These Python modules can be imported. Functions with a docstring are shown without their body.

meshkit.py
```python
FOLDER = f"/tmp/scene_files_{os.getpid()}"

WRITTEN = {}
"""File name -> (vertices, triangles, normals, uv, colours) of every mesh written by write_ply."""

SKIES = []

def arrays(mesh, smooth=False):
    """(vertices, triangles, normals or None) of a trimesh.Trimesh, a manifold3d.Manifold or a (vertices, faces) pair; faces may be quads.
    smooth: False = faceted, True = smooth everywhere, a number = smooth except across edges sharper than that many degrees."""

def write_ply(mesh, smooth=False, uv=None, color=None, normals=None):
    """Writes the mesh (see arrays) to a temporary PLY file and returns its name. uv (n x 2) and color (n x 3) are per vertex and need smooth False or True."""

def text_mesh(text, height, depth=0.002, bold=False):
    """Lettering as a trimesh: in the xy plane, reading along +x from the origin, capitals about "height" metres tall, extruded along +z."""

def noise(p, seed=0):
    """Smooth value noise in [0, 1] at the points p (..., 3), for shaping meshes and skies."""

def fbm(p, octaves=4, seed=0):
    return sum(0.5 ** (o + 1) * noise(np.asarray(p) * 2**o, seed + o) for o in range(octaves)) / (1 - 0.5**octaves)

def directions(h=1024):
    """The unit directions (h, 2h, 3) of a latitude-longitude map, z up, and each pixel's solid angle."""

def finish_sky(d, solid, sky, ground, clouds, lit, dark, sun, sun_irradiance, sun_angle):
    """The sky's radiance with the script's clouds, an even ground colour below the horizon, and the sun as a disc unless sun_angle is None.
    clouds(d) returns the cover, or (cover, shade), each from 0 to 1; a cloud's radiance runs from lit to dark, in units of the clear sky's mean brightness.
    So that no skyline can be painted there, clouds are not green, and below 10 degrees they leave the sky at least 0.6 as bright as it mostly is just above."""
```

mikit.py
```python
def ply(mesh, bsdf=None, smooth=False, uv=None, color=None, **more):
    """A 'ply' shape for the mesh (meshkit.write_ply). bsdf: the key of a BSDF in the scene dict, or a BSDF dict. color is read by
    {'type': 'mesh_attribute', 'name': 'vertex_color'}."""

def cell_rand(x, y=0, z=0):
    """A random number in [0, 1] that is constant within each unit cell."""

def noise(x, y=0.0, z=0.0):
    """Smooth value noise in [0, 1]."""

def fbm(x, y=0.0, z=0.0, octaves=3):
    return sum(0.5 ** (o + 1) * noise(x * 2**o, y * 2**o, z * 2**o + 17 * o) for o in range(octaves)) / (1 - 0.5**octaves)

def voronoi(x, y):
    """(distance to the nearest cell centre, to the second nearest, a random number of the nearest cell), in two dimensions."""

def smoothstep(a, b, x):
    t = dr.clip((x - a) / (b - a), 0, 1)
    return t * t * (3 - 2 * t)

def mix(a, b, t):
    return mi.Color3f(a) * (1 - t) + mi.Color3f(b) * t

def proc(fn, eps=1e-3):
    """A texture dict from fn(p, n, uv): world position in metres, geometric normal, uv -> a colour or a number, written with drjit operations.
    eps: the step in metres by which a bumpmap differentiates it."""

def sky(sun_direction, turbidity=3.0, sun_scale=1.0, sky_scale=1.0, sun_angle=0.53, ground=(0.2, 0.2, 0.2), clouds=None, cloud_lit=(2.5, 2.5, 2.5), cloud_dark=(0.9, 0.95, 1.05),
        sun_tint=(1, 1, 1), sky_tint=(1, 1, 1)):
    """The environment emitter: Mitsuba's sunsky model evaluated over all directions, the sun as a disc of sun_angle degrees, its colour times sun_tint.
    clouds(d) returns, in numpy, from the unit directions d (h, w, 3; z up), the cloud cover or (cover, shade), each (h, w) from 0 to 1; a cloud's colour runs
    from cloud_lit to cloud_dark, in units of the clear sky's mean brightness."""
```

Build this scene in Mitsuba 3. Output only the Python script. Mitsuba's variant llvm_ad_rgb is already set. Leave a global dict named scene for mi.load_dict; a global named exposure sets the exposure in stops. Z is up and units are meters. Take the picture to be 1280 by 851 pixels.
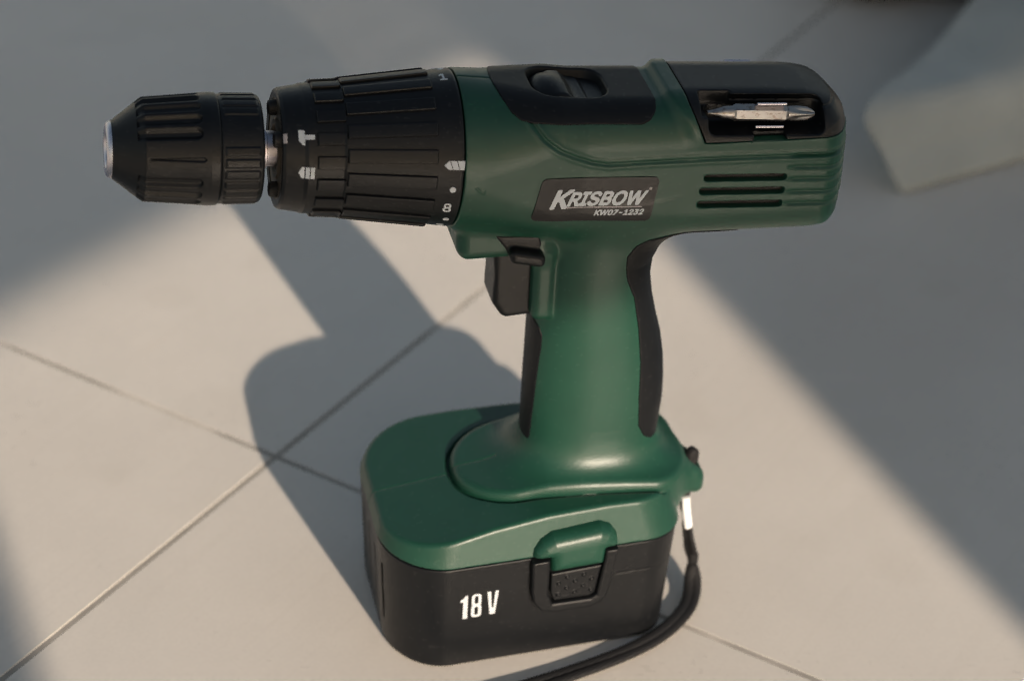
import math
import numpy as np
import trimesh
import drjit as dr
import mitsuba as mi
import mikit
import meshkit

rng = np.random.default_rng(7)
scene, labels = {"type": "scene"}, {}
T4 = mi.ScalarTransform4f

# ------------------------------------------------------------------ camera, sky, exposure
PITCH, ROLL, FOCAL = math.radians(32.96), 0.05, 3000.0      # focal length in pixels of a 1280 wide picture
CAM = np.array([0.0, -0.7039, 0.56679])
FWD = np.array([0.0, math.cos(PITCH), -math.sin(PITCH)])
UP = math.cos(ROLL) * np.array([0.0, math.sin(PITCH), math.cos(PITCH)]) - math.sin(ROLL) * np.array([1.0, 0.0, 0.0])
scene["camera"] = {
    "type": "thinlens", "fov": math.degrees(2 * math.atan(640 / FOCAL)), "fov_axis": "x",
    "aperture_radius": 0.0054, "focus_distance": 0.795, "near_clip": 0.05, "far_clip": 60.0,
    "to_world": T4().look_at(CAM.tolist(), (CAM + FWD).tolist(), UP.tolist()),
}
SUN = np.array([0.425, -0.83, 0.36])
scene["sky"] = mikit.sky(SUN.tolist(), turbidity=3, sun_tint=(0.99, 1.11, 1.52), sky_scale=0.92, sky_tint=(1.53, 1.10, 0.82))
exposure = 2.24

# ------------------------------------------------------------------ materials
def rgb(*c):
    return {"type": "rgb", "value": list(c)}


def plastic(color, rough, spec=0.5, grain=None, scale=1.0, coat=0.0):
    b = {"type": "principled", "base_color": color if isinstance(color, dict) else rgb(*color), "roughness": rough, "specular": spec}
    if coat:
        b["clearcoat"] = coat
        b["clearcoat_gloss"] = 0.6
    if grain is not None:
        b = {"type": "bumpmap", "arbitrary": mikit.proc(grain, eps=1.5e-4), "scale": scale, "bsdf": b}
    return {"type": "twosided", "bsdf": b}


def grain_fine(p, n, uv):
    q = p * 1500.0
    return mikit.noise(q.x, q.y, q.z) + 0.6 * mikit.noise(q.x * 0.45 + 9, q.y * 0.45, q.z * 0.45)


def grain_soft(p, n, uv):
    q = p * 900.0
    return mikit.noise(q.x, q.y, q.z)


def green_tone(p, n, uv):
    k = mikit.fbm(p.x * 90, p.y * 90, p.z * 90)
    d = mikit.smoothstep(0.80, 0.86, mikit.noise(p.x * 700, p.y * 700, p.z * 700))   # pale dust specks
    c = mikit.mix(mi.Color3f(0.0068, 0.0400, 0.0258), mi.Color3f(0.0082, 0.0465, 0.0300), k)
    return mikit.mix(c, mi.Color3f(0.10, 0.14, 0.115), 0.05 * d)


def black_tone(p, n, uv):
    k = mikit.fbm(p.x * 120, p.y * 120, p.z * 120)
    d = mikit.smoothstep(0.80, 0.88, mikit.noise(p.x * 800, p.y * 800, p.z * 800))
    c = mikit.mix(mi.Color3f(0.0036, 0.0043, 0.0054), mi.Color3f(0.0054, 0.0062, 0.0076), k)
    return mikit.mix(c, mi.Color3f(0.09, 0.09, 0.09), 0.07 * d)


def tile_tone(p, n, uv):
    big = mikit.fbm(p.x * 7, p.y * 7, 3.0)
    mid = mikit.fbm(p.x * 45, p.y * 45, 1.0)
    fine = mikit.noise(p.x * 1100, p.y * 1100, 0.0)
    stain = mikit.smoothstep(0.66, 0.84, mikit.fbm(p.x * 26 + 4, p.y * 26, 7.0))
    speck = mikit.smoothstep(0.86, 0.92, mikit.noise(p.x * 420, p.y * 420, 5.0)) * mikit.smoothstep(0.45, 0.65, mikit.fbm(p.x * 20, p.y * 20, 9.0))
    streak = mikit.smoothstep(0.74, 0.80, mikit.noise((p.x * 0.87 - p.y * 0.5) * 500, (p.x * 0.5 + p.y * 0.87) * 14, 2.0))
    a = mi.Int32(dr.floor(((p.x + 0.0923) * 0.499 + (p.y - 0.0764) * 0.8666) / 0.6))
    b = mi.Int32(dr.floor(((p.x + 0.0923) * 0.8666 - (p.y - 0.0764) * 0.499) / 0.6))
    lot = mikit.cell_rand(mi.Float(a), mi.Float(b), 4.0)
    c = mikit.mix(mi.Color3f(0.535, 0.500, 0.455), mi.Color3f(0.60, 0.568, 0.522), big)
    c = c * (0.955 + 0.05 * mid + 0.035 * fine) * (0.98 + 0.04 * lot)
    c = mikit.mix(c, c * mi.Color3f(0.88, 0.865, 0.835), 0.22 * stain + 0.15 * streak * mid)
    return mikit.mix(c, mi.Color3f(0.22, 0.20, 0.18), 0.12 * speck)


def tile_rough(p, n, uv):
    return 0.30 + 0.16 * mikit.fbm(p.x * 14, p.y * 14, 5.0)


def grout_tone(p, n, uv):
    k = mikit.fbm(p.x * 130, p.y * 130, 0.0)
    j = mikit.smoothstep(0.45, 0.7, mikit.fbm(p.x * 22, p.y * 22, 2.0))
    return mikit.mix(mi.Color3f(0.30, 0.28, 0.25), mi.Color3f(0.42, 0.39, 0.352), k) * (0.8 + 0.5 * j)


def steel_tone(p, n, uv):
    k = mikit.smoothstep(0.52, 0.74, mikit.fbm(p.x * 900, p.y * 900, p.z * 900))
    return mikit.mix(mi.Color3f(0.33, 0.325, 0.32), mi.Color3f(0.20, 0.155, 0.125), 0.8 * k)


def cloth_tone(p, n, uv):
    k = mikit.fbm(p.x * 30, p.y * 30, p.z * 30)
    return mikit.mix(mi.Color3f(0.33, 0.355, 0.345), mi.Color3f(0.43, 0.455, 0.44), k)


def weave(p, n, uv):
    return 0.5 + 0.5 * dr.sin((p.x + 0.5 * p.z) * 4200) * dr.sin((p.y + p.z) * 4200)


mats = {
    "green": plastic(mikit.proc(green_tone), 0.38, 0.42, grain_fine, 2.4e-5),
    "black": plastic(mikit.proc(black_tone), 0.38, 0.27, grain_fine, 2.5e-5),
    "rubber": plastic(mikit.proc(black_tone), 0.46, 0.22, grain_soft, 3.0e-5),
    "dark": plastic((0.006, 0.006, 0.006), 0.6),
    "plate": plastic((0.006, 0.006, 0.007), 0.30, 0.3, grain_soft, 1.0e-5),
    "print": plastic((0.44, 0.47, 0.50), 0.5, 0.3),
    "thin_print": plastic((0.30, 0.28, 0.29), 0.5, 0.3),
    "tag": plastic((0.66, 0.68, 0.69), 0.45, 0.3),
    "steel": {"type": "twosided", "bsdf": {"type": "roughconductor", "material": "Cr", "alpha": 0.2}},
    "bit_steel": {"type": "twosided", "bsdf": {"type": "principled", "base_color": mikit.proc(steel_tone), "metallic": 0.95, "roughness": 0.38}},
    "gear_metal": {"type": "twosided", "bsdf": {"type": "principled", "base_color": rgb(0.10, 0.085, 0.065), "metallic": 0.5, "roughness": 0.5}},
    "tile": {"type": "twosided", "bsdf": {"type": "principled", "base_color": mikit.proc(tile_tone), "roughness": mikit.proc(tile_rough), "specular": 0.45}},
    "grout": plastic(mikit.proc(grout_tone), 0.9, 0.2),
    "cord": plastic((0.007, 0.007, 0.008), 0.7, 0.35, weave, 1.4e-4),
    "fabric": {"type": "twosided", "bsdf": {"type": "principled", "base_color": mikit.proc(cloth_tone), "roughness": 0.9, "sheen": 0.3}},
    "dark_fabric": plastic((0.011, 0.009, 0.007), 0.9, 0.2),
    "plaster": plastic((0.50, 0.57, 0.66), 0.8, 0.3),
}
for k, b in mats.items():
    scene["mat_" + k] = b

# ------------------------------------------------------------------ helpers
YAW = math.radians(14.0)
DRILL = T4().rotate([0, 0, 1], 14.0)                # local axes: u along the barrel (tail +), w away from the camera, z up
TILT, ZB, S0 = math.radians(3.83), 187.2, 4.2        # the barrel points 3.8 degrees nose up; its axis is 187 mm above the floor at u = 0
CT, ST = math.cos(TILT), math.sin(TILT)


def to_bar(u, z):
    dz = z - ZB
    return u * CT - dz * ST + S0, u * ST + dz * CT      # s along, q up


def from_bar(s, w, q):
    s = s - S0
    return np.stack([s * CT + q * ST, w, ZB - s * ST + q * CT], -1)


def put(key, mesh, mat, smooth=40, normals=None, world=DRILL, **more):
    """mesh in millimetres of the drill's axes -> a scene entry"""
    assert key not in scene, key
    v = np.asarray(mesh[0] if isinstance(mesh, tuple) else mesh.vertices) * 0.001
    f = np.asarray(mesh[1] if isinstance(mesh, tuple) else mesh.faces)
    if normals is not None:
        path = meshkit.write_ply(trimesh.Trimesh(v, f, process=False), normals=normals)
        d = {"type": "ply", "filename": path, "face_normals": False, "bsdf": {"type": "ref", "id": "mat_" + mat}}
    else:
        d = mikit.ply(trimesh.Trimesh(v, f, process=False), "mat_" + mat, smooth=smooth)
    d["to_world"] = world
    d.update(more)
    scene[key] = d


def num(key, i):
    return key if i == 0 else f"{key}_{i:03d}"


def nets(fn, lo, hi, h):
    """Surface nets of fn(u, w, z) < 0 in millimetres; evaluated finely only near the surface, then projected onto it."""
    lo, hi = np.asarray(lo, float), np.asarray(hi, float)
    n = (np.ceil((hi - lo) / h / 4).astype(int)) * 4 + 4
    ax = [lo[k] + h * np.arange(n[k], dtype=np.float32) for k in range(3)]
    c = [a[::4] + 1.5 * h for a in ax]
    cd = fn(*np.meshgrid(*c, indexing="ij")).astype(np.float32)
    d = np.repeat(np.repeat(np.repeat(cd, 4, 0), 4, 1), 4, 2)
    near = np.argwhere(np.abs(cd) < 6.5 * h)
    off = np.stack(np.meshgrid(*[np.arange(4)] * 3, indexing="ij"), -1).reshape(-1, 3)
    idx = (near[:, None, :] * 4 + off[None]).reshape(-1, 3)
    d[idx[:, 0], idx[:, 1], idx[:, 2]] = fn(ax[0][idx[:, 0]], ax[1][idx[:, 1]], ax[2][idx[:, 2]])
    s = d < 0
    cnt = np.zeros(tuple(n - 1), np.int8)
    for a in (0, 1):
        for b in (0, 1):
            for e in (0, 1):
                cnt += s[a:n[0] - 1 + a, b:n[1] - 1 + b, e:n[2] - 1 + e]
    act = np.argwhere((cnt > 0) & (cnt < 8))
    ids = np.full(tuple(n - 1), -1, np.int32)
    ids[act[:, 0], act[:, 1], act[:, 2]] = np.arange(len(act))
    corners = np.array([(a, b, e) for a in (0, 1) for b in (0, 1) for e in (0, 1)])
    val = np.stack([d[act[:, 0] + q[0], act[:, 1] + q[1], act[:, 2] + q[2]] for q in corners], 1)
    acc, wgt = np.zeros((len(act), 3)), np.zeros(len(act))
    for i in range(8):
        for j in range(i + 1, 8):
            if np.abs(corners[i] - corners[j]).sum() != 1:
                continue
            x = (val[:, i] < 0) != (val[:, j] < 0)
            t = np.where(x, val[:, i] / np.where(x, val[:, i] - val[:, j], 1), 0)
            acc += np.where(x[:, None], corners[i] + t[:, None] * (corners[j] - corners[i]), 0)
            wgt += x
    v = lo + h * (act + acc / wgt[:, None])
    quads = []
    for k in range(3):
        m = [slice(1, -1)] * 3
        m[k] = slice(0, -1)
        m2 = list(m)
        m2[k] = slice(1, None)
        A, B = s[tuple(m)], s[tuple(m2)]
        e = np.argwhere(A != B)
        flip = A[e[:, 0], e[:, 1], e[:, 2]]
        g = e + 1
        g[:, k] -= 1
        p, q = [(1, 2), (2, 0), (0, 1)][k]

        def cell(dp, dq):
            t = g.copy()
            t[:, p] += dp
            t[:, q] += dq
            return ids[t[:, 0], t[:, 1], t[:, 2]]
        qd = np.stack([cell(-1, -1), cell(0, -1), cell(0, 0), cell(-1, 0)], 1)
        qd[~flip] = qd[~flip][:, ::-1]
        quads.append(qd)
    f = np.vstack(quads)
    f = np.vstack([f[:, [0, 1, 2]], f[:, [0, 2, 3]]])

    def grad(x, e):
        g = np.stack([fn(*(x + e * np.eye(3)[k]).T) - fn(*(x - e * np.eye(3)[k]).T) for k in range(3)], -1)
        return g / (2 * e)
    for _ in range(2):
        g = grad(v, 0.2 * h)
        step = fn(*v.T)[:, None] * g / np.maximum((g * g).sum(1, keepdims=True), 0.25)
        v = v - np.clip(step, -0.5 * h, 0.5 * h)
    g = grad(v, 0.3 * h)
    nrm = g / np.maximum(np.linalg.norm(g, axis=1, keepdims=True), 1e-9)
    return (v, f), nrm


def put_sdf(key, fn, lo, hi, h, mat, **k):
    m, nrm = nets(fn, lo, hi, h)
    put(key, m, mat, normals=nrm, **k)


def smin(a, b, k):
    h = np.clip(0.5 + 0.5 * (b - a) / k, 0, 1)
    return b + (a - b) * h - k * h * (1 - h)


def smax(a, b, k):
    return -smin(-a, -b, k)


def box(dx, dy, dz, hx, hy, hz, r):
    x, y, z = np.abs(dx) - hx + r, np.abs(dy) - hy + r, np.abs(dz) - hz + r
    return np.sqrt(np.maximum(x, 0) ** 2 + np.maximum(y, 0) ** 2 + np.maximum(z, 0) ** 2) + np.minimum(np.maximum(np.maximum(x, y), z), 0) - r


def box2(dx, dy, hx, hy, r):
    x, y = np.abs(dx) - hx + r, np.abs(dy) - hy + r
    return np.sqrt(np.maximum(x, 0) ** 2 + np.maximum(y, 0) ** 2) + np.minimum(np.maximum(x, y), 0) - r


def poly(x, y, pts):
    """signed distance to a polygon"""
    pts = np.asarray(pts, float)
    d = np.full(np.shape(x), 1e9, np.float32)
    sg = np.ones(np.shape(x), np.float32)
    for i in range(len(pts)):
        a, b = pts[i], pts[i - 1]
        ex, ey = b[0] - a[0], b[1] - a[1]
        wx, wy = x - a[0], y - a[1]
        t = np.clip((wx * ex + wy * ey) / (ex * ex + ey * ey), 0, 1)
        d = np.minimum(d, (wx - ex * t) ** 2 + (wy - ey * t) ** 2)
        c1, c2, c3 = y >= a[1], y < b[1], ex * wy > ey * wx
        sg = np.where((c1 & c2 & c3) | (~c1 & ~c2 & ~c3), -sg, sg)
    return sg * np.sqrt(d)


def pline(x, y, pts):
    """distance to an open polyline"""
    pts = np.asarray(pts, float)
    d = np.full(np.shape(x), 1e9)
    for a, b in zip(pts[:-1], pts[1:]):
        e = b - a
        t = np.clip(((x - a[0]) * e[0] + (y - a[1]) * e[1]) / (e @ e), 0, 1)
        d = np.minimum(d, (x - a[0] - e[0] * t) ** 2 + (y - a[1] - e[1] * t) ** 2)
    return np.sqrt(d)


def spline(pts, n):
    from scipy.interpolate import CubicSpline
    pts = np.asarray(pts, float)
    t = np.r_[0, np.cumsum(np.linalg.norm(np.diff(pts, axis=0), axis=1))]
    return CubicSpline(t, pts)(np.linspace(0, t[-1], n))


def sstep(a, b, x):
    t = np.clip((x - a) / (b - a), 0, 1)
    return t * t * (3 - 2 * t)


def grid_mesh(P, wrap):
    """P (n, m, 3) -> mesh; wrap closes the second direction"""
    n, m = P.shape[:2]
    j = np.arange(m if wrap else m - 1)
    i = np.arange(n - 1)
    I, J = np.meshgrid(i, j, indexing="ij")
    K = (J + 1) % m
    a, b, c, d = I * m + J, (I + 1) * m + J, (I + 1) * m + K, I * m + K
    f = np.concatenate([np.stack([a, b, c], -1).reshape(-1, 3), np.stack([a, c, d], -1).reshape(-1, 3)])
    return P.reshape(-1, 3), f


def bar_lathe(profile, m=240, bump=None, ns=None):
    """profile [(s, r)...] turned round the barrel axis; bump(s, phi) is added to r; phi = 0 towards the camera, 90 degrees up."""
    pr = np.asarray(profile, float)
    if ns:
        t = np.r_[0, np.cumsum(np.linalg.norm(np.diff(pr, axis=0), axis=1))]
        tt = np.unique(np.r_[np.linspace(0, t[-1], ns), t])
        pr = np.stack([np.interp(tt, t, pr[:, 0]), np.interp(tt, t, pr[:, 1])], 1)
    ph = np.arange(m) / m * 2 * np.pi
    S, PH = np.meshgrid(pr[:, 0], ph, indexing="ij")
    R = np.repeat(pr[:, 1:2], m, 1)
    if bump is not None:
        R = R + bump(S, PH)
    P = from_bar(S, -R * np.cos(PH), R * np.sin(PH))
    return grid_mesh(P, True)


def arcpts(s0, r0, s1, r1, n=6):
    """a quarter-round from (s0, r0) to (s1, r1)"""
    a = np.linspace(0, np.pi / 2, n)
    return [(s0 + (s1 - s0) * np.sin(x), r1 + (r0 - r1) * np.cos(x)) for x in a]


def tube(path, radius, n=12, flat=None):
    """tube along a path; radius number or per point; flat = (half width, half height, up vector)"""
    path = np.asarray(path, float)
    t = np.gradient(path, axis=0)
    t /= np.linalg.norm(t, axis=1, keepdims=True)
    up = np.array([0, 0, 1.0]) if flat is None else np.asarray(flat[2], float)
    side = np.cross(t, up)
    bad = np.linalg.norm(side, axis=1) < 0.2
    side[bad] = np.cross(t[bad], [0, 1.0, 0])
    side /= np.linalg.norm(side, axis=1, keepdims=True)
    nn = np.cross(side, t)
    a = np.arange(n) / n * 2 * np.pi
    rx, rz = (radius, radius) if flat is None else flat[:2]
    rx, rz = np.broadcast_to(rx, len(path)), np.broadcast_to(rz, len(path))
    P = path[:, None] + rx[:, None, None] * np.cos(a)[None, :, None] * side[:, None] + rz[:, None, None] * np.sin(a)[None, :, None] * nn[:, None]
    v, f = grid_mesh(P, True)
    k = len(v)
    caps = [[k, (i + 1) % n, i] for i in range(n)] + [[k + 1, (len(path) - 1) * n + i, (len(path) - 1) * n + (i + 1) % n] for i in range(n)]
    return np.vstack([v, path[0], path[-1]]), np.vstack([f, caps])


def warp(mesh, fn, size=1.2):
    v, f = trimesh.remesh.subdivide_to_size(mesh.vertices, mesh.faces, size, max_iter=12)
    return fn(v), f


def cone_point(R):
    """text plane (x along s, y along +phi in mm, z outwards), R(s) radius; returns a function for warp, placed at (s0, phi0)"""
    def make(s0, phi0):
        def fn(v):
            s = s0 + v[:, 0]
            r = R(s) + v[:, 2]
            ph = phi0 + v[:, 1] / R(s0)
            return from_bar(s, -r * np.cos(ph), r * np.sin(ph))
        return fn
    return make


def flat_poly(pts, depth):
    from shapely.geometry import Polygon
    return trimesh.creation.extrude_polygon(Polygon(pts), depth, engine="earcut")


# ------------------------------------------------------------------ the setting: floor tiles, and the walls that cast the shade
A = np.array([0.4990, 0.8666])                    # joints run along A and B
B = np.array([0.8666, -0.4990])
CROSS = np.array([-0.0923, 0.0764])
TS, GAP = 0.6, 0.0025


def tile_mesh():
    x = TS / 2 - GAP / 2
    c = 0.0003
    rings = [(x, -0.008), (x, -c), (x - 0.35 * c, -0.35 * c), (x - c, 0.0)]
    v = [[sx * r, sy * r, z] for r, z in rings for sx, sy in ((-1, -1), (1, -1), (1, 1), (-1, 1))]
    f = []
    for k in range(len(rings) - 1):
        for i in range(4):
            j = (i + 1) % 4
            a, b, c2, d = 4 * k + i, 4 * k + j, 4 * k + 4 + j, 4 * k + 4 + i
            f += [[a, b, c2], [a, c2, d]]
    k = 4 * (len(rings) - 1)
    f += [[k, k + 1, k + 2], [k, k + 2, k + 3]]
    return trimesh.Trimesh(v, f, process=False)


tile_ply = mikit.ply(tile_mesh(), "mat_tile", smooth=False)
i = 0
for ia in range(-3, 4):
    for ib in range(-3, 4):
        c = CROSS + A * TS * (ia + 0.5) + B * TS * (ib + 0.5)
        lift = 0.00025 * (rng.random() - 0.5)
        M = np.eye(4)
        M[:2, 0], M[:2, 1] = B, A
        M[:3, 3] = [c[0], c[1], lift - 0.0002]
        scene[num("floor__tile", i)] = {**tile_ply, "to_world": T4(M.tolist())}
        i += 1
g = trimesh.creation.box(extents=[9, 9, 0.01])
g.apply_translation([0, 0, -0.00545])
scene["floor__grout"] = mikit.ply(g, "mat_grout", smooth=False)
labels["floor"] = {"kind": "structure"}


def wall_slab(key, pts, y0, y1):
    m = flat_poly(pts, y1 - y0)
    v = m.vertices.copy()
    m.vertices = np.stack([v[:, 0], y1 - v[:, 2], v[:, 1]], 1)
    m.fix_normals()
    scene[key] = mikit.ply(m, "mat_plaster", smooth=False)
    labels[key] = {"kind": "structure"}


# behind the camera: the wall with the opening through which the low sun falls on the floor
wall_slab("wall", [(0.953, 0.0), (1.7, 0.0), (1.7, 1.2), (1.060, 1.2)], -1.61, -1.55)
wall_slab("wall_001", [(0.40, -0.005), (0.471, -0.005), (0.650, 0.70), (0.668, 0.788), (0.720, 0.808), (0.840, 0.850), (0.945, 0.886), (0.945, 1.08), (0.40, 0.985)], -1.71, -1.63)
labels.pop("wall_001")
for i in range(12):                                   # a louvre closes the upper right corner; a little sun comes through
    z0 = 0.880 + 0.017 * i
    m = trimesh.creation.box(extents=[0.26, 0.012, 0.0128])
    m.vertices[:, 2] += 0.34 * m.vertices[:, 0]
    m.apply_translation([1.075, -1.67, z0 + 0.0064 + 0.34 * 0.13])
    scene[num("wall_001__slat", i)] = mikit.ply(m, "mat_plaster", smooth=False)
scene["wall_001__beam"] = scene.pop("wall_001")
labels["wall_001"] = {"kind": "structure"}

# ------------------------------------------------------------------ the drill: green housing
def half(s):
    return np.interp(s, [-22, -14, 20, 60, 116], [26.0, 25.6, 23.2, 22.2, 21.6])


def rad(s):
    return np.interp(s, [-22, -10, 12, 60, 116], [25.9, 23.5, 14.5, 13.0, 14.0])


END = [(-40, -60), (-40, 60), (60, 60), (87, 27.0), (100, 24.6), (108, 21.0), (112.8, 15.5), (115.0, 9), (115.8, 2), (116.6, -8), (116.4, -17), (114.6, -22.5), (109, -26), (100, -29), (80, -60)]


def barrel(s, w, q):
    a = half(s)
    bt = np.interp(s, [-22, 20, 116], [26.2, 23.2, 23.4])
    bb = np.interp(s, [-22, 20, 60, 116], [26.4, 26.0, 26.4, 25.2])
    d = box2(w, q - (bt - bb) / 2, a, (bt + bb) / 2, rad(s))
    return smax(d, poly(s + 8.5 * np.clip(np.abs(w) / 22, 0, 1.3) ** 2.4, q, END), 4.0)


GROOVE = [(-1.5, 22.5), (1.5, 18.6), (5.5, 14.2), (10.5, 10.8), (16.6, 8.1), (22, 6.2), (27.6, 5.3), (43.6, 6.0), (75, 7.0), (120, 8.1)]
SLOTS = [(76.0, -0.6, 14.5), (75.6, -5.6, 15.0), (75.6, -10.6, 15.0)]


def handle_front(z):
    return np.interp(z, [40, 60, 70, 95, 118, 130, 150, 175], [2.0, 2.6, 3.3, 4.5, 5.8, 7.5, 9.0, 9.0])


def handle_rear(z):
    return np.interp(z, [40, 60, 66, 86, 95, 104, 113, 121, 130, 139, 146, 152, 160, 175], [50, 50.8, 51.3, 53.6, 53.7, 53.2, 51.9, 50.0, 48.2, 47.2, 48.0, 51, 56, 60])


def lean(z):
    return (115.0 - np.clip(z, 45, 165)) * 0.04


def handle(u, w, z, grow=0.0):
    u = u - lean(z)
    f, r = handle_front(z), handle_rear(z)
    t = np.interp(z, [40, 62, 80, 110, 150, 175], [19, 18.2, 17.2, 17.0, 17.6, 18.5])
    c, h = (f + r) / 2, (r - f) / 2
    x = (u - c) / (h + grow)
    y = np.abs(w) / (t + grow)
    p = np.where(x < 0, 2.25, 2.6)
    F = (np.abs(x) ** p + y ** p + 1e-9) ** (1 / p)
    d = (F - 1) * (t + 2.0)
    return np.maximum(d, np.abs(z - 108) - 62)


def foot_half(u):
    return np.interp(u, [-55, -30, 58], [43.2, 42.6, 36.2])


def foot_plan(u, w, grow=0.0):
    k = 38.0 / (foot_half(u) + grow)
    return box2(u - 4.4, w * k, 55.2 + grow, 38.0, 24.0 - 9.0 * sstep(-10, 20, u)) / np.maximum(k, 1)


def foot_top(u):
    return np.interp(u, [-56, -45, -30, -12, 8, 30, 60], [49.6, 51.3, 53.9, 57.2, 59.4, 60.1, 59.4])


def foot(u, w, z):
    top = foot_top(u)
    lean = np.clip(z - 44, 0, 20) * 0.30
    d = foot_plan(u, w, -lean)
    d = smax(d, z - top, 1.6)
    d = smax(d, 44.95 - z, 0.6)
    px = u - 21.5
    ped = box2(px, w * 22.5 / np.interp(u, [-22, 10, 60], [22.0, 23.5, 27.0]), 41.5, 22.5, 21.0 - 6 * sstep(-5, 25, u))
    moat = smax(ped - 1.5, top - 2.2 - z, 0.8)          # the shallow channel round the pedestal
    d = smax(d, -smax(moat, -(ped + 0.2), 0.8), 1.0)
    pz = np.interp(u, [-23, 10, 60], [58.4, 62.4, 62.0])
    p = smax(ped, z - pz, 3.0)
    p = np.maximum(p, 46 - z)
    return d, p


def lug(u, w, z):
    d = box(u - 61.0, w + 7.0, z - 53.5 + 0.35 * (u - 62.8), 10.6, 8.6, 6.0, 4.6)
    hole = box2(u - 67.2, w + 6.0, 2.6, 3.6, 2.0)
    hole2 = box(u - 67.5, w + 6.5, z - 58.6, 4.6, 5.0, 4.6, 2.5)
    return smax(smax(d, -hole, 0.8), -hole2, 1.0)


CAP_EDGE = [(50.5, 60), (53.0, 29.0), (54.4, 24.0), (57.0, 18.5), (59.9, 12.6), (120, 15.0), (120, 60)]


def cap_body(s, w, q, grow=0.0):
    d = box2(w, q - 2.0, 21.6 + grow, 22.6 + grow, 15.5)
    end = [(-40, -60), (-40, 60), (60, 60), (85, 28.0 + grow), (98, 26.0 + grow), (107, 22.4 + grow), (112.2, 17.5 + grow), (114.6 + grow, 10), (115.2 + grow, 3), (115.4 + grow, -60)]
    return smax(d, poly(s + 8.5 * np.clip(np.abs(w) / 22, 0, 1.3) ** 2.4, q, end), 4.0)


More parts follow.
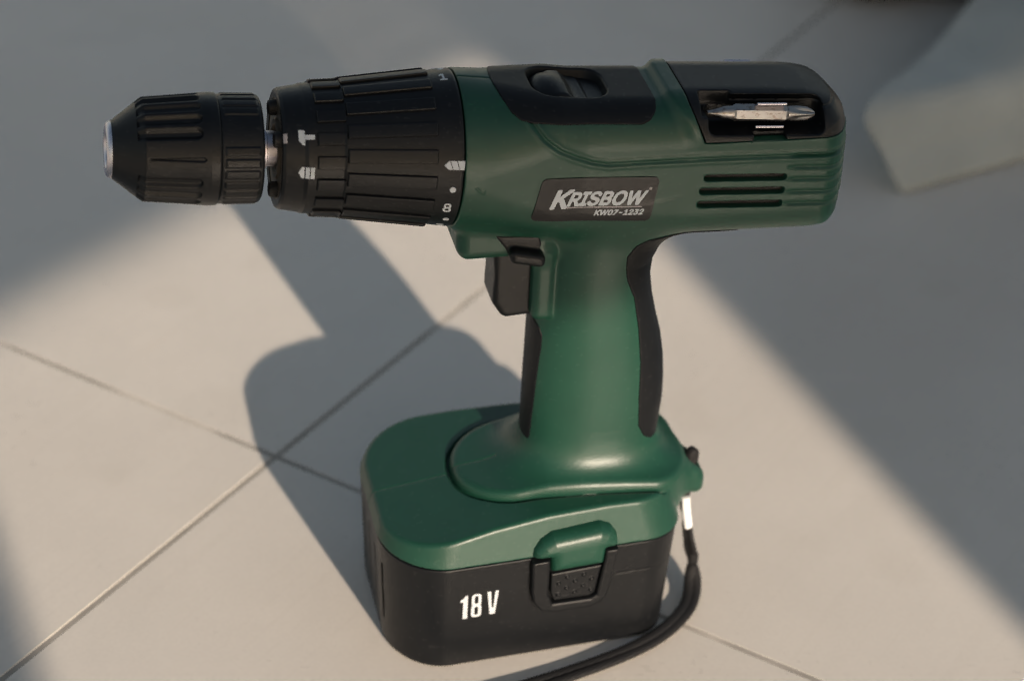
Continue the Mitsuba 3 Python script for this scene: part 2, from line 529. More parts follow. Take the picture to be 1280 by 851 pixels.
def housing(u, w, z):
    s, q = to_bar(u, z)
    b = barrel(s, w, q)
    # raised ridge that leads up to the rear cap
    ridge = np.interp(q, [8, 14, 19, 23, 26, 40], [59.0, 57.0, 54.5, 51.5, 49.0, 47.5])
    front = sstep(-6.0, 0.5, s - ridge)
    b = b - 2.7 * front * sstep(9, 22, q)
    b = b + 0.55 * np.exp(-(pline(s, q, GROOVE) / 0.55) ** 2)
    b = b - 0.22 * np.exp(-(pline(s, q, [(-16.5, -1.2), (-13.8, -3.6), (-13.9, -2.4)]) / 0.4) ** 2) * (w < 0)   # a scuff beside the collar
    b = b - 0.25 * np.exp(-((pline(s, q, GROOVE) - 1.3) / 0.7) ** 2)
    for k, qq in enumerate((3.0, -1.5, -6.3, -10.8, 7.6)):
        b = b + 0.9 * np.exp(-((q - qq) / 0.75) ** 2) * sstep(89.5, 94, s)
    chin = box(u + 7.0, w, z - 161.6, 16.5, 13.6, 10.2, 4.5)
    chin = smax(chin, -((u + 3.0) * 0.86 + z * 0.5) + 58.4, 3.0)
    b = smin(b, chin, 4.0)
    rim = box(u - 7.2, w, z - 140, 4.0, 13.0, 14.5, 3.0)
    hd = handle(u, w, z)
    hd = smin(hd, rim, 2.0)
    d = smin(b, hd, 7.0)
    ft, ped = foot(u, w, z)
    d = smin(d, ped, 15.0)
    d = smin(d, ft, 0.9)
    d = smin(d, lug(u, w, z), 6.0)
    for (sc, qc, hl) in SLOTS:
        d = smax(d, -box(s - sc, np.abs(w) - 22.5, q - qc, hl, 4.2, 1.25, 1.2), 0.35)
    # seat of the rear cap
    seat = smax(poly(s, q, CAP_EDGE) - 0.25, -(cap_body(s, w, q) + 3.0), 0.3)
    d = smax(d, -smax(poly(s, q, CAP_EDGE) - 0.25, -(cap_body(s, w, q, -13.0)), 0.3), 0.3)
    rec = box2(s - 16.8, w, 14.4, 12.0, 8.0)
    d = smax(d, -smax(rec + 0.35 * np.maximum(27 - q, 0), 17.5 - q, 1.0), 0.5)
    # parting line of the two half shells, at w = 0, and the seam across the foot
    d = d + 0.30 * np.exp(-(w / 0.35) ** 2) * (s < 44) * (z > 150)
    d = d + 0.25 * np.exp(-(w / 0.35) ** 2) * (z < 62) * (u < 0)
    return smax(d, -np.maximum(s + 20.6, 150 - z), 0.5)


HB = ([-57, -46, 41], [121, 46, 222])
put_sdf("cordless_drill__housing", housing, *HB, 0.62, "green")
for i, (sc, qc, hl) in enumerate(SLOTS):
    m = trimesh.creation.box(extents=[2 * hl + 1, 1.0, 2.2])
    m.vertices = from_bar(m.vertices[:, 0] + sc, m.vertices[:, 1] - 18.9, m.vertices[:, 2] + qc)
    put(num("cordless_drill__housing__vent_slot", i), m, "dark", smooth=False)

# ------------------------------------------------------------------ grips
RG = [(76, 157.2), (66, 158.6), (58, 158.6), (50, 158.4), (43, 158.0), (38.6, 156.0), (35.6, 151.8), (35.4, 147.0), (36.0, 142.0), (39.0, 134.0), (41.0, 121.5), (42.2, 106.5), (42.0, 91), (42.3, 80), (44.5, 75.0), (48.0, 71.5), (53, 68), (66, 66)]


def rear_grip(u, w, z):
    s, q = to_bar(u, z)
    body = smin(barrel(s, w, q), handle(u, w, z), 7.0) - 0.45
    reg = poly(u - lean(z), z, RG)
    return smax(smax(body, reg, 0.7), -(body + 4), 0.5)


put_sdf("cordless_drill__rear_grip", rear_grip, [32, -24, 64], [72, 24, 168], 0.55, "rubber")
FG = [(-8, 60), (-8, 123), (5.0, 123), (6.6, 122.2), (8.0, 120.4), (8.8, 117.5), (8.4, 112), (7.6, 104), (6.8, 95), (5.9, 84), (5.0, 72), (4, 60)]


def front_grip(u, w, z):
    body = handle(u, w, z) - 0.4
    return smax(smax(body, poly(u - lean(z), z, FG), 1.2), -(body + 3), 0.5)


put_sdf("cordless_drill__front_grip", front_grip, [-4, -20, 62], [14, 20, 127], 0.55, "rubber")

# ------------------------------------------------------------------ gear selector panel on the top
PANEL = [(-14.5, 60), (-12.0, 29), (-9.4, 25.5), (-5.0, 20.8), (-2.2, 19.2), (1.5, 18.6), (38.0, 18.2), (41.0, 19.2), (43.2, 21.4), (44.6, 24.4), (45.0, 28), (45, 60)]


def panel(u, w, z):
    s, q = to_bar(u, z)
    b = barrel(s, w, q)
    d = smax(smax(b - 0.4, poly(s, q, PANEL), 0.5), -(b + 6.5), 0.5)
    rec = box2(s - 16.8, w, 14.0, 11.6, 8.0)
    rec = smax(rec + 0.35 * np.maximum(27 - q, 0), 19.5 - q, 1.0)
    return smax(d, -rec, 0.8)


put_sdf("cordless_drill__gear_selector", panel, [-14, -27, 195], [52, 27, 216], 0.5, "rubber")


def slider(u, w, z):
    s, q = to_bar(u, z)
    base = box(s - 16.8, w, q - 19.0, 14.2, 12.6, 1.6, 1.0)
    dome = (np.sqrt(((s - 10.4) / 6.8) ** 2 + (w / 10.6) ** 2 + ((q - 19.6) / 5.6) ** 2) - 1) * 5.6
    saddle = smax(box(s - 16.5, w, q - 20.6, 5.6, 9.6, 3.4, 2.0), -(np.sqrt((s - 20.8) ** 2 + (q - 27.4) ** 2) - 6.2), 1.2)
    post = smin(dome, saddle, 1.6)
    return smin(base, post, 1.5)


put_sdf("cordless_drill__gear_selector__slider", slider, [-2, -13, 202], [34, 13, 222], 0.5, "black")

# ------------------------------------------------------------------ rear cap with the pocket for the spare bit
def cap(u, w, z):
    s, q = to_bar(u, z)
    d = cap_body(s, w, q, 1.3)
    d = smax(d, poly(s, q, CAP_EDGE), 0.6)
    pocket = box(s - 80.8, w + 18.5, q - 20.2, 20.2, 8.3, 5.0, 2.6)
    notch = box(s - 64.0, w + 15.0, q - 24.0, 5.6, 5.0, 3.6, 1.0)
    clipslot = box(s - 82.0, w + 21.5, q - 15.5, 5.6, 2.6, 3.2, 0.6)
    topslot = box(s - 76.5, w - 17.0, q - 20.2, 9.0, 5.0, 4.0, 1.0)
    line = 0.3 * np.exp(-((q - 22.6 - 0.0 * s) / 0.35) ** 2) * (s > 70)
    d = smax(d, -np.minimum(np.minimum(pocket, notch), np.minimum(clipslot, topslot)), 0.6)
    d = smax(d, -(cap_body(s, w, q) + 16), 0.5)
    return d + line * (w < -8)


put_sdf("cordless_drill__bit_holder", cap, [43, -26, 188], [121, 26, 219], 0.5, "black")


def bar_box(key, c, e, mat, r=0.4, turn=0.0):
    """rounded plate in barrel axes: centre c = (s, w, q), full size e, turned about the s axis"""
    ct, st = math.cos(turn), math.sin(turn)

    def fn(u, w, z):
        s, q = to_bar(u, z)
        a, b = w - c[1], q - c[2]
        return box(s - c[0], a * ct + b * st, -a * st + b * ct, e[0] / 2, e[1] / 2, e[2] / 2, r)
    p = from_bar(*[np.array(float(x)) for x in c])
    ext = np.array([e[0], max(e[1:]), max(e[1:])]) / 2 + 2.2
    put_sdf(key, fn, p - ext, p + ext, min(0.35, min(e) / 3.0), mat)


bar_box("cordless_drill__bit_holder__clip", (82.0, -17.4, 24.2), (10.4, 3.4, 0.9), "steel", 0.3, math.radians(-35))
bar_box("cordless_drill__bit_holder__clip_001", (81.4, -20.3, 17.4), (10.0, 3.0, 0.9), "steel", 0.3, math.radians(-35))
bar_box("cordless_drill__bit_holder__clip_002", (80.5, 15.0, 22.9), (9.4, 3.4, 0.9), "steel", 0.3, math.radians(35))

# the spare double-ended bit, lying in the pocket
BIT_S0, BIT_W, BIT_Q = 60.9, -16.3, 21.0


def bit_place(v):
    return from_bar(v[:, 0] + BIT_S0, BIT_W + v[:, 1], BIT_Q + v[:, 2] - 0.02 * v[:, 0])


def ring_mesh(rings):
    """rings of equal count of (x, y, z) -> closed tube"""
    P = np.array(rings, float)
    v, f = grid_mesh(P, True)
    m, k = P.shape[1], len(v)
    caps = [[k, (i + 1) % m, i] for i in range(m)] + [[k + 1, k - m + i, k - m + (i + 1) % m] for i in range(m)]
    return np.vstack([v, P[0].mean(0), P[-1].mean(0)]), np.vstack([f, caps])


def hexring(x, r, n=36, hexness=1.0, rot=0.25):
    a = np.arange(n) / n * 2 * np.pi
    b = (a + rot) % (np.pi / 3) - np.pi / 6
    rr = r * ((1 - hexness) + hexness * 0.93 / np.cos(b))
    return [(x, rr[i] * np.cos(a[i]), rr[i] * np.sin(a[i])) for i in range(n)]


def phring(x, r, depth, n=36):
    a = np.arange(n) / n * 2 * np.pi
    rr = r * (1 - depth * (0.5 - 0.5 * np.cos(4 * a + 1.2)))
    return [(x, rr[i] * np.cos(a[i]), rr[i] * np.sin(a[i])) for i in range(n)]


def hexa(x, r):
    return [(x, r * math.cos(math.radians(60 * k + 20)), r * math.sin(math.radians(60 * k + 20))) for k in range(6)]


v, f = ring_mesh([hexa(8.4, 2.3), hexa(9.4, 2.95), hexa(26.6, 2.95), hexa(27.8, 2.3)])
put("screwdriver_bit__shank", (bit_place(v), f), "bit_steel", smooth=False)
rings = []
for x, ry, rz in [(0, 0.35, 1.1), (0.4, 0.45, 1.15), (3.2, 1.1, 1.6), (5.4, 2.0, 2.1), (8.6, 2.3, 2.3)]:
    a = np.arange(36) / 36 * 2 * np.pi
    rings.append([(x, rz * np.cos(t) * 1.0, ry * np.sin(t)) for t in a])
v, f = ring_mesh(rings)
put("screwdriver_bit__flat_tip", (bit_place(v), f), "bit_steel", smooth=35)
v, f = ring_mesh([phring(27.6, 2.4, 0.0), phring(29.2, 2.5, 0.10), phring(31.5, 2.6, 0.45), phring(34.5, 2.3, 0.55), phring(36.4, 1.5, 0.45), phring(37.4, 0.7, 0.3)])
put("screwdriver_bit__cross_tip", (bit_place(v), f), "bit_steel", smooth=35)

# ------------------------------------------------------------------ name plate and its lettering
def plate_w(s, q):
    """the outer face of the housing's near side at (s, q), by bisection"""
    lo, hi = np.full(np.shape(s), -40.0), np.full(np.shape(s), -5.0)
    for _ in range(26):
        m = (lo + hi) / 2
        p = from_bar(s, m, q)
        inside = housing(p[..., 0], p[..., 1], p[..., 2]) < 0
        hi = np.where(inside, m, hi)
        lo = np.where(inside, lo, m)
    return lo


def on_side(v, lift):
    s, q = v[:, 0], v[:, 1]
    return from_bar(s, plate_w(s, q) - lift - v[:, 2], q)


from shapely.geometry import Polygon
PL = Polygon([(5.8, 1.0), (46.0, 0.6), (44.5, -16.0), (3.2, -15.0)]).buffer(-2.0).buffer(2.0, 6)
m = trimesh.creation.extrude_polygon(PL, 0.35, engine="earcut")
put("cordless_drill__name_plate", warp(m, lambda v: on_side(v, 0.02), 1.6), "plate", smooth=30)


def fat_text(text, h, fat):
    from shapely import union_all
    m = meshkit.text_mesh(text, h, 0.12, True)
    top = m.face_normals[:, 2] > 0.9
    g = union_all([Polygon(t[:, :2]) for t in m.triangles[top]]).buffer(fat, 4)
    return trimesh.util.concatenate([trimesh.creation.extrude_polygon(p, 0.14, engine="earcut") for p in getattr(g, "geoms", [g])])


def lettering(key, text, h, at, shear, sx, mat="print", lift=0.36, bold=True, depth=0.14):
    m = fat_text(text, h, 0.032 * h)
    v = m.vertices.copy()
    v[:, 0] = v[:, 0] * sx + shear * v[:, 1]
    c = np.stack([at[0] + v[:, 0] * math.cos(at[2]) - v[:, 1] * math.sin(at[2]), at[1] + v[:, 0] * math.sin(at[2]) + v[:, 1] * math.cos(at[2]), v[:, 2]], 1)
    m.vertices = c
    put(key, warp(m, lambda p: on_side(p, lift), 1.5), mat, smooth=False)
    return c[:, 0].min(), c[:, 0].max()


SL = math.radians(0.0)
lettering("cordless_drill__name_plate__lettering", "K", 6.4, (8.6, -10.0, SL), 0.33, 1.05)
lettering("cordless_drill__name_plate__lettering_001", "RISBOW", 4.8, (14.6, -9.3, SL), 0.33, 0.97)
lettering("cordless_drill__name_plate__lettering_002", "KW07-1232", 1.9, (24.6, -13.2, SL), 0.3, 1.06)
m = flat_poly([(14.0, -10.2), (41.0, -10.5), (41.0, -10.1), (14.0, -9.8)], 0.12)
put("cordless_drill__name_plate__underline", warp(m, lambda p: on_side(p, 0.36), 1.5), "thin_print", smooth=False)
from shapely.geometry import Point
m = trimesh.creation.extrude_polygon(Point(43.2, -3.6).buffer(0.55), 0.12, engine="earcut")
put("cordless_drill__name_plate__mark", (on_side(m.vertices, 0.36), m.faces), "thin_print", smooth=False)

# ------------------------------------------------------------------ torque collar
def Rc(s):
    return np.interp(s, [-80, -77.4, -71.6, -70.4, -59.0, -58.2, -26.0, -21], [18.6, 19.7, 20.6, 21.1, 21.6, 22.0, 25.5, 26.05])


prof = [(-78.2, 16.6), (-78.6, 18.4), (-78.3, 19.2), (-77.4, 19.7), (-71.6, 20.6), (-70.4, 21.1), (-59.0, 21.6), (-58.2, 22.0), (-26.0, 25.5), (-21.9, 26.0), (-21.2, 25.8), (-21.0, 23.5)]
put("cordless_drill__torque_collar", bar_lathe(prof, 240, ns=120), "black", smooth=30)


def rib_patch(s0, s1, phi0, wid, hgt, R, taper_end, n=30, m=14):
    """a raised bar on the collar: follows R(s), rounded at the end s1"""
    S = np.r_[np.linspace(s0, s0 + 0.7, 5), np.linspace(s0 + 0.8, s1 - 2.2, n), np.linspace(s1 - 2.1, s1, 10)]
    t = np.r_[-1.0, -1.0, -0.97, -0.9, -0.75, np.linspace(-0.5, 0.5, 5), 0.75, 0.9, 0.97, 1.0, 1.0]
    hh = np.r_[-0.8, 0.45, 0.8, 0.97, 1, np.ones(5), 1, 0.97, 0.8, 0.45, -0.8]
    Sg, Tg = np.meshgrid(S, t, indexing="ij")
    Hg = np.repeat(hh[None], len(S), 0)
    endk = np.clip((s1 - Sg) / 0.7, 0, 1) if taper_end else np.clip((s1 - Sg) / 0.5, 0, 1)
    stk = np.clip((Sg - s0) / 0.6, 0, 1)
    k = np.minimum(np.sqrt(np.clip(1 - (1 - endk) ** 2, 0, 1)), np.sqrt(np.clip(1 - (1 - stk) ** 2, 0, 1)))
    Hg = np.minimum(Hg, k * 1.8 - 0.8)
    nar = 1 - 0.16 * np.clip((Sg - s1 + 1.1) / 1.1, 0, 1) ** 2
    W = wid / 2 * nar
    r = R(Sg) + Hg * hgt
    ph = phi0 + Tg * W / R(Sg)
    return grid_mesh(from_bar(Sg, -r * np.cos(ph), r * np.sin(ph)), False)


view0 = math.radians(34)
ri = 0
for k in range(18):
    ph = view0 + math.radians(7.3 + 20 * k)
    put(num("cordless_drill__torque_collar__rib", ri), rib_patch(-58.2, -29.2, ph, 4.5, 0.95, Rc, True), "black", smooth=35)
    ri += 1
for k in range(18):
    ph = view0 + math.radians(1.5 + 20 * k)
    put(num("cordless_drill__torque_collar__rib", ri), rib_patch(-67.8, -58.1, ph, 4.1, 1.0, Rc, False, n=12), "black", smooth=35)
    ri += 1

place = cone_point(lambda s: Rc(s) + 0.04)
mk = 0


def mark(mesh, s0, phi_deg, mat="print"):
    global mk
    put(num("cordless_drill__torque_collar__marking", mk), warp(mesh, place(s0, view0 + math.radians(phi_deg)), 1.0), mat, smooth=False)
    mk += 1


def merged(*polys):
    return trimesh.util.concatenate([flat_poly(p, 0.12) for p in polys])


# drill symbol, dots and figures on the wide band
mark(merged([(-3.5, 0.0), (-1.9, 1.45), (-1.75, 1.45), (-0.8, -1.45), (-2.1, -1.45)], [(-1.45, 1.45), (0.45, 1.45), (1.4, -1.45), (-0.5, -1.45)], [(0.75, 1.45), (3.1, 1.45), (3.0, -1.45), (1.7, -1.45)]), -24.0, -19.0)
dot = trimesh.creation.extrude_polygon(Point(0, 0).buffer(1.0), 0.12, engine="earcut")
for ph in (-38.0, -71.0, 74.0, -104.0, -137.0, 107.0, 140.0):
    mark(dot, -24.2, ph)
for text, ph in (("8", -55.5), ("1", 56.0), ("7", -88.0), ("6", -121.0), ("2", 90.0), ("3", 123.0), ("5", -154.0), ("4", 156.0)):
    m = meshkit.text_mesh(text, 4.0, 0.12, True)
    m.vertices[:, :2] -= m.bounds[:, :2].mean(0)
    m.vertices[:, 0] *= 0.9
    mark(m, -25.0, ph)
# hammer and bit symbols on the narrow front band
mark(merged([(-2.0, 2.6), (0.0, 2.2), (0.0, -2.6), (-0.7, -2.4), (-2.0, -0.9)], [(0.05, 0.75), (3.1, 0.75), (3.1, -0.75), (0.05, -0.75)]), -71.6, 3.5)
mark(merged([(-2.2, 0.0), (-1.2, 1.9), (-0.3, 1.9), (-0.3, -1.9), (-1.2, -1.9)], [(0.05, 1.9), (1.3, 1.9), (1.3, -1.9), (0.05, -1.9)], [(1.65, 1.9), (2.9, 1.9), (2.9, -1.9), (1.65, -1.9)]), -71.4, -28.0)

# gear face in front of the collar, with screws, and the selector tab in its rim
face = [(-77.4, 4.0), (-77.6, 7.6), (-78.6, 8.0), (-78.6, 9.6), (-77.8, 10.2), (-77.8, 16.4), (-78.3, 17.2)]
put("cordless_drill__gear_face", bar_lathe(face, 120), "gear_metal", smooth=30)
for i, ph in enumerate((52, 128, 232, 308)):
    a0 = math.radians(ph - 12)
    n = 24
    a = np.arange(n) / n * 2 * np.pi
    rings = [[(x, -13.2 * math.cos(a0) + r * math.cos(t), 13.2 * math.sin(a0) + r * math.sin(t)) for t in a] for x, r in ((-76.5, 2.6), (-79.8, 2.6), (-80.4, 2.3), (-80.6, 1.7), (-80.6, 1.2), (-79.6, 0.9))]
    v, f = ring_mesh(rings)
    put(num("cordless_drill__gear_face__screw", i), (from_bar(v[:, 0], v[:, 1], v[:, 2]), f), "dark", smooth=35)
m = flat_poly([(-1.0, 1.5), (0.2, 1.5), (0.2, -1.5), (-1.0, -1.5)], 0.5)
put("cordless_drill__torque_collar__tab", warp(m, cone_point(lambda s: Rc(s) - 0.2)(-77.3, view0 + math.radians(3)), 1.0), "thin_print", smooth=False)

# ------------------------------------------------------------------ chuck
put("cordless_drill__spindle", bar_lathe([(-85, 6.6), (-81.6, 6.6), (-81.3, 5.8), (-76, 5.8)], 60), "steel", smooth=30)
LOBE = [math.radians(x) for x in (10, 26.5, 43, 59.5, 76)]


def flutes(S, PH):
    d = np.zeros_like(S)
    for g in range(3):
        for k, a in enumerate(LOBE):
            dp = (PH - view0 - a - g * 2 * np.pi / 3 + np.pi) % (2 * np.pi) - np.pi
            x = dp * 17.5
            e = np.clip((S + 105.2) / 1.9, 0, 1)
            hw = 2.25 * np.sqrt(np.clip(1 - e ** 2, 0, 1))
            inside = sstep(1.0, 0.25, np.abs(x) / np.maximum(hw, 1e-3)) * (hw > 0.05)
            ramp = sstep(-124.0, -119.0, S)
            d -= 1.25 * inside * (0.65 + 0.35 * ramp) * (S > -123.5)
        dp = (PH - view0 - math.radians(-17) - g * 2 * np.pi / 3 + np.pi) % (2 * np.pi) - np.pi
        hw = np.interp(S, [-121.5, -104.5, -103.0, -102.3], [0.05, 0.9, 0.9, 0.0])
        d -= 0.55 * sstep(1.0, 0.4, np.abs(dp * 17.5) / np.maximum(hw, 1e-3)) * (hw > 0.04)
    return d


def ring_ribs(S, PH):
    d = np.zeros_like(S)
    mid = sstep(-96.6, -95.7, S) * (1 - sstep(-85.6, -85.0, S))
    for g in range(3):
        for k in range(7):
            a = math.radians(-9 - 12.5 * k) + g * 2 * np.pi / 3 + view0
            dp = (PH - a + np.pi) % (2 * np.pi) - np.pi
            d += 0.42 * sstep(1.55, 1.05, np.abs(dp * 17.4)) * mid
    return d


sleeve = [(-131.0, 8.4), (-131.0, 9.2), (-130.5, 9.5), (-121.8, 16.3), (-121.0, 16.75), (-110, 17.5), (-100.6, 18.2), (-98.0, 18.1), (-97.6, 17.8), (-97.6, 16.0)]
put("cordless_drill__chuck", bar_lathe(sleeve, 540, flutes, 190), "black", smooth=30)
ring = [(-97.5, 16.0), (-97.4, 17.4), (-96.9, 17.65), (-85.2, 17.5)] + arcpts(-85.2, 17.5, -83.6, 15.9) + [(-83.3, 13.0), (-83.3, 5.0)]
put("cordless_drill__chuck__rear_ring", bar_lathe(ring, 540, ring_ribs, 120), "black", smooth=30)
nose = [(-130.9, 9.2), (-131.3, 9.1), (-131.8, 8.9), (-132.5, 8.3), (-132.7, 7.6), (-132.6, 5.9), (-132.1, 5.4), (-131.7, 5.2), (-131.0, 5.2)]
put("cordless_drill__chuck__nose_ring", bar_lathe(nose, 90), "steel", smooth=40)
for k in range(3):
    a0 = view0 + k * 2 * np.pi / 3 + 0.5
    n = 16
    a = np.arange(n) / n * 2 * np.pi
    rings = [[(x, -c * math.cos(a0) + r * math.cos(t), c * math.sin(a0) + r * math.sin(t)) for t in a] for x, r, c in ((-130.5, 1.4, 2.4), (-125, 1.7, 2.6))]
    v, f = ring_mesh(rings)
    put(num("cordless_drill__chuck__jaw", k), (from_bar(v[:, 0], v[:, 1], v[:, 2]), f), "dark", smooth=35)
v, f = bar_lathe([(-131.3, 5.25), (-122, 5.1), (-122, 0.01)], 40)
put("cordless_drill__chuck__bore", (v, f), "dark", smooth=False)

# ------------------------------------------------------------------ trigger and direction switch
TR = [(-8.2, 153), (-7.9, 131.0), (-4.8, 126.0), (-3.0, 125.0), (6.4, 125.6), (7.8, 129), (9.0, 153)]


def trigger(u, w, z):
    u = u + 1.5
    d = smax(poly(u, z, TR), np.abs(w) - 8.2, 2.4)
    return smax(d, -(np.sqrt((u + 32.8) ** 2 + (z - 141) ** 2) - 24.8) - 0.0, 1.5)


put_sdf("cordless_drill__trigger", trigger, [-15, -10, 122], [11, 10, 155], 0.45, "black")


def switch(u, w, z):
    u = u + 3.3
    a = math.radians(-7)
    x, y = (u - 3.0) * math.cos(a) + (z - 154.0) * math.sin(a), -(u - 3.0) * math.sin(a) + (z - 154.0) * math.cos(a)
    knob = box(x, np.abs(w) - 15.4, y + 0.12 * x, 6.2, 3.4, 2.4, 2.0)
    arm = smax(poly(u - 3.3, z, [(-11.2, 161.8), (4.4, 160.6), (5.4, 157.0), (4.6, 153.0), (-4.2, 153.0), (-7.0, 156.0)]), np.abs(w) - 14.2, 1.2)
    return smin(knob, arm, 1.2)


put_sdf("cordless_drill__direction_switch", switch, [-15, -21, 146], [10, 21, 165], 0.45, "black")

# ------------------------------------------------------------------ battery pack
def bat_plan(u, w, grow):
    k = 38.0 / (foot_half(u) + grow)
    return box2(u - 4.1, w * k, 54.7 + grow, 38.0, 23.0 - 9.0 * sstep(-10, 20, u)) / np.maximum(k, 1)


def battery(u, w, z):
    dr_ = (44 - z) * 0.012
    rear = np.maximum(u - 40, 0) / 16 * (44 - z) * 0.055 - np.maximum(-u - 30, 0) / 20 * (44 - z) * 0.04
    d = bat_plan(u + rear, w, -0.55 - dr_)
    d = smax(d, 0.3 - z, 1.6)
    d = smax(d, z - 44.5, 0.5)
    # shallow upright slots in the front end, faint panel and side line
    for wc in (-22.0, -10.0, 2.0, 14.0):
        d = smax(d, -box(u + 50.0, w - wc, z - 23.0, 4.6, 0.75, 12.5, 0.6), 0.3)
    d = d + 0.22 * np.exp(-((z - 32.0) / 0.35) ** 2) * (u > 33) * (w < 0)
    return d


put_sdf("cordless_drill__battery_pack", battery, [-57, -46, -1], [61, 46, 47], 0.62, "black")


def side_w(u, z):
    return -(foot_half(u) - 0.55 - (44 - z) * 0.012)


OUT = [(0.8, 46.0), (1.2, 31.0), (2.0, 26.5), (4.7, 22.6), (9.2, 20.8), (22.9, 20.6), (27.1, 22.0), (29.6, 25.5), (30.9, 31.0), (32.8, 46.0)]
INN = [(7.3, 61.0), (7.5, 29.0), (9.2, 24.9), (23.3, 24.7), (25.5, 26.0), (27.7, 42.0), (28.6, 61.0)]


def latch_frame(u, w, z):
    d = smax(poly(u, z, OUT), -poly(u, z, INN), 0.4)
    k = w - side_w(u, z)
    d = smax(d, -k - 3.3, 1.2)
    d = smax(d, k - 1.5, 0.5)
    return smax(d, z - np.interp(u, [0, 33], [44.4, 45.6]), 0.5)


put_sdf("cordless_drill__battery_pack__latch_frame", latch_frame, [-2, -49, 17], [35, -33, 47], 0.4, "black")
BT = [(8.2, 37.8), (8.4, 29.0), (9.8, 25.5), (23.1, 25.3), (25.1, 26.6), (26.9, 38.6)]


def latch_button(u, w, z):
    k = w - side_w(u, z)
    d = smax(poly(u, z, BT), -k - 2.2, 0.8)
    for i in range(5):
        for j in range(4):
            if (i + j) % 2 == 0:
                r = np.sqrt((u - 11.2 - i * 3.05) ** 2 + (k + 2.2) ** 2 + (z - 28.2 - j * 2.5) ** 2)
                d = smin(d, r - 0.8, 0.25)
    return smax(d, k - 1.5, 0.5)


put_sdf("cordless_drill__battery_pack__latch_button", latch_button, [6, -46, 22], [29, -34, 40], 0.3, "black")
TB = [(1.2, 45.6), (2.0, 48.5), (4.5, 51.6), (8.4, 53.8), (26.0, 55.2), (30.0, 53.6), (32.4, 50.2), (32.9, 46.6), (31.1, 45.8), (28.6, 45.6), (27.9, 39.0), (8.1, 38.4), (7.5, 44.8), (4.1, 44.8)]


def latch_tab(u, w, z):
    k = w - side_w(u, np.minimum(z, 45))
    return smax(smax(poly(u, z, TB), -k - 4.4, 6.0), k - 6.0, 0.5)


put_sdf("cordless_drill__battery_pack__latch_tab", latch_tab, [-1, -49, 35], [35, -28, 57], 0.4, "green")


def on_battery(shape, u0, z0, key):
    m = trimesh.creation.extrude_polygon(shape.buffer(-0.33, 4), 0.12, engine="earcut")
    v, f = trimesh.remesh.subdivide_to_size(m.vertices, m.faces, 1.5, max_iter=12)
    u, z = u0 + v[:, 0], z0 + v[:, 1]
    lo, hi = np.full(len(u), -50.0), np.full(len(u), -25.0)
    for _ in range(24):
        mm = (lo + hi) / 2
        ins = battery(u, mm, z) < 0
        hi, lo = np.where(ins, mm, hi), np.where(ins, lo, mm)
    put(key, (np.stack([u, lo - 0.13 - v[:, 2], z], 1), f), "print", smooth=False)


def block(x0, y0, x1, y1, r):
    from shapely.geometry import box as sbox
    return sbox(x0 + r, y0 + r, x1 - r, y1 - r).buffer(r, 8)


one = Polygon([(1.0, 0), (3.3, 0), (3.3, 11), (1.9, 11), (1.3, 9.9), (0.0, 9.0), (0.0, 7.3), (1.0, 7.7)])
eight = block(0, 0, 4.4, 6.2, 1.6).union(block(0.1, 5.0, 4.3, 11, 1.6)).difference(block(1.85, 1.6, 2.55, 4.6, 0.3)).difference(block(1.85, 6.7, 2.55, 9.4, 0.3))
vee = Polygon([(0, 11), (2.0, 11), (2.5, 3.6), (3.0, 11), (4.9, 11), (3.7, 0), (1.2, 0)])
on_battery(one, -24.6, 21.7, "cordless_drill__battery_pack__lettering")
on_battery(eight, -20.6, 21.8, "cordless_drill__battery_pack__lettering_001")
on_battery(vee, -14.9, 22.0, "cordless_drill__battery_pack__lettering_002")

# ------------------------------------------------------------------ wrist strap
PATH = [(69, -5.5, 54), (68.0, -6.0, 59.2), (66.6, -7.0, 57), (65.6, -9.5, 48), (65.2, -11.5, 43.5), (66.8, -11.8, 33), (69.4, -11.0, 20), (71.2, -11.0, 9), (69.5, -18, 3.6), (62.5, -29.5, 2.6), (53, -38.0, 2.4), (42.5, -44.2, 2.4), (22.8, -51.3, 2.2), (3.8, -57, 2.2), (-30, -66, 2.2), (-60, -69, 2.2)]
mid = spline(PATH, 220)
for i, o in enumerate((-1, 1)):
    t = np.gradient(mid, axis=0)
    t /= np.linalg.norm(t, axis=1, keepdims=True)
    sd = np.cross(t, [0, 0, 1.0])
    sd = np.where(np.linalg.norm(sd, axis=1, keepdims=True) < 0.35, np.array([[0.6, -0.8, 0]]), sd)
    sd[:, 2] = 0
    sd /= np.linalg.norm(sd, axis=1, keepdims=True)
    for _ in range(20):
        sd[1:-1] = (sd[:-2] + sd[1:-1] + sd[2:]) / 3
    k = np.arange(len(mid)) / len(mid)
    p = mid + o * (1.6 + 0.4 * np.sin(k * 9 + 1.0))[:, None] * sd * sstep(0.14, 0.3, k)[:, None]
    p[:, 2] += 0.5 * np.sin(k * 14 + i * 2) * sstep(0.3, 0.5, k) * (i == 1) + 0.3 * (i == 1)
    put(num("wrist_strap__cord", i), tube(p, 1.5, 14, (2.0, 1.2, [0, 0, 1])), "cord", smooth=True)
tg = spline([(65.1, -13.0, 44.2), (65.9, -13.4, 37), (67.2, -13.2, 30.5)], 16)
put("wrist_strap__tag", tube(tg, 1.6, 14, (1.7, 1.3, [0.3, -1, 0.1])), "tag", smooth=40)

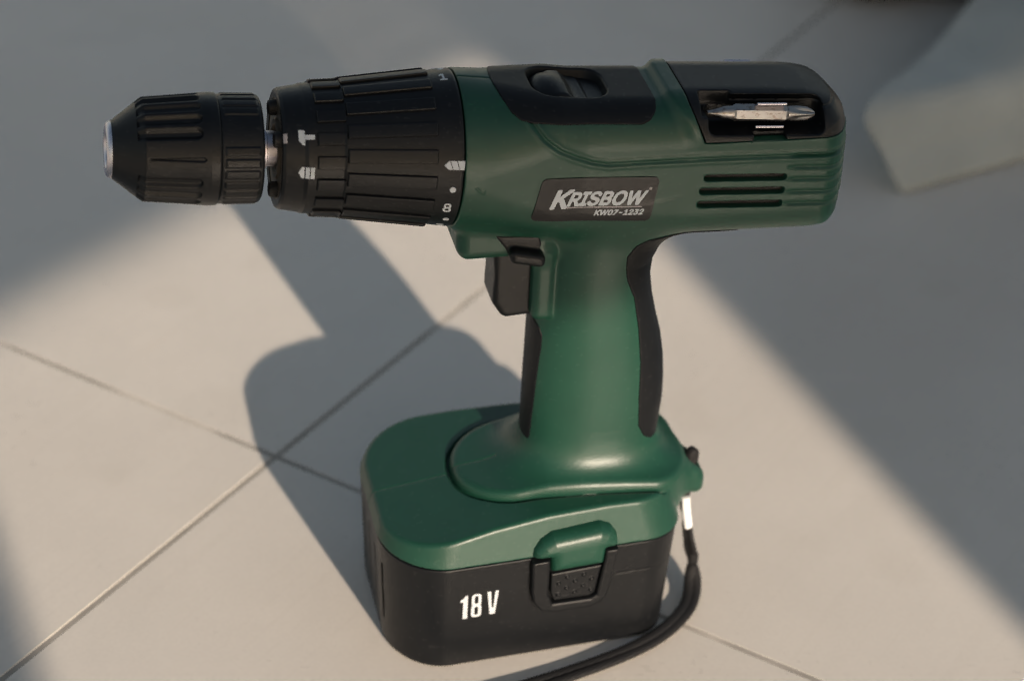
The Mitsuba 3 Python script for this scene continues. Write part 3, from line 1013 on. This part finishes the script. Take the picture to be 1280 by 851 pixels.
# ------------------------------------------------------------------ the blurred cloth and the dark lump behind it
def world_nets(key, fn, lo, hi, h, mat):
    m, nrm = nets(fn, lo, hi, h)
    put(key, m, mat, normals=nrm, world=T4())


def cloth(x, y, z):
    along = 0.85 * x + 0.53 * y
    top = 39 + 1.6 * np.sin(along * 0.045) + 1.2 * np.sin(x * 0.09 - y * 0.05)
    d1 = (0.53 * x - 0.85 * y + 169.0 + 0.60 * z - 2.0 * np.sin(along * 0.05 + 0.5) * z / 40) / 1.17
    d1 = d1 + 0.7 * np.exp(-((z - 20 - 3 * np.sin(along * 0.03)) / 5.0) ** 2) + 1.5 * np.exp(-(z / 2.5) ** 2)
    d2 = (-0.88 * x + 0.48 * y + 11.0 - 0.73 * z) / 1.24
    d = smax(smax(z - top, d1, 9.0), d2, 2.0)
    d = smax(d, 0.5 - z, 0.5)
    return np.maximum(np.maximum(d, x - 440), y - 600) * 0.8


world_nets("cloth", cloth, [130, 300, -2], [446, 606, 60], 1.8, "fabric")


def lump(x, y, z):
    d = box(x - 265, y - 630, z - 130, 105, 108, 130, 34)
    d = d + 5 * np.sin(x * 0.045) * np.sin(z * 0.06 + y * 0.03)
    return smax(d, 0.8 - z, 1.0) * 0.8


world_nets("dark_bundle", lump, [150, 510, -4], [380, 746, 270], 3.6, "dark_fabric")

# ------------------------------------------------------------------ labels
labels["cordless_drill"] = {"label": "green and black cordless drill standing upright on its battery on the tiled floor", "category": "cordless drill"}
labels["screwdriver_bit"] = {"label": "grey steel double-ended screwdriver bit clipped in the pocket at the rear of the drill", "category": "screwdriver bit"}
labels["wrist_strap"] = {"label": "black wrist strap with white tag hanging from the drill foot onto the floor", "category": "strap"}
labels["cloth"] = {"label": "pale grey-green cloth lying out of focus on the floor at upper right", "category": "cloth"}
labels["dark_bundle"] = {"label": "very dark blurred shape at the top edge behind the pale cloth", "category": "bundle"}
labels["cordless_drill__battery_pack__latch_tab"] = {"label": "green latch tab with a rounded glossy top"}
labels["wrist_strap__tag"] = {"label": "small bright white tag below the strap eye"}
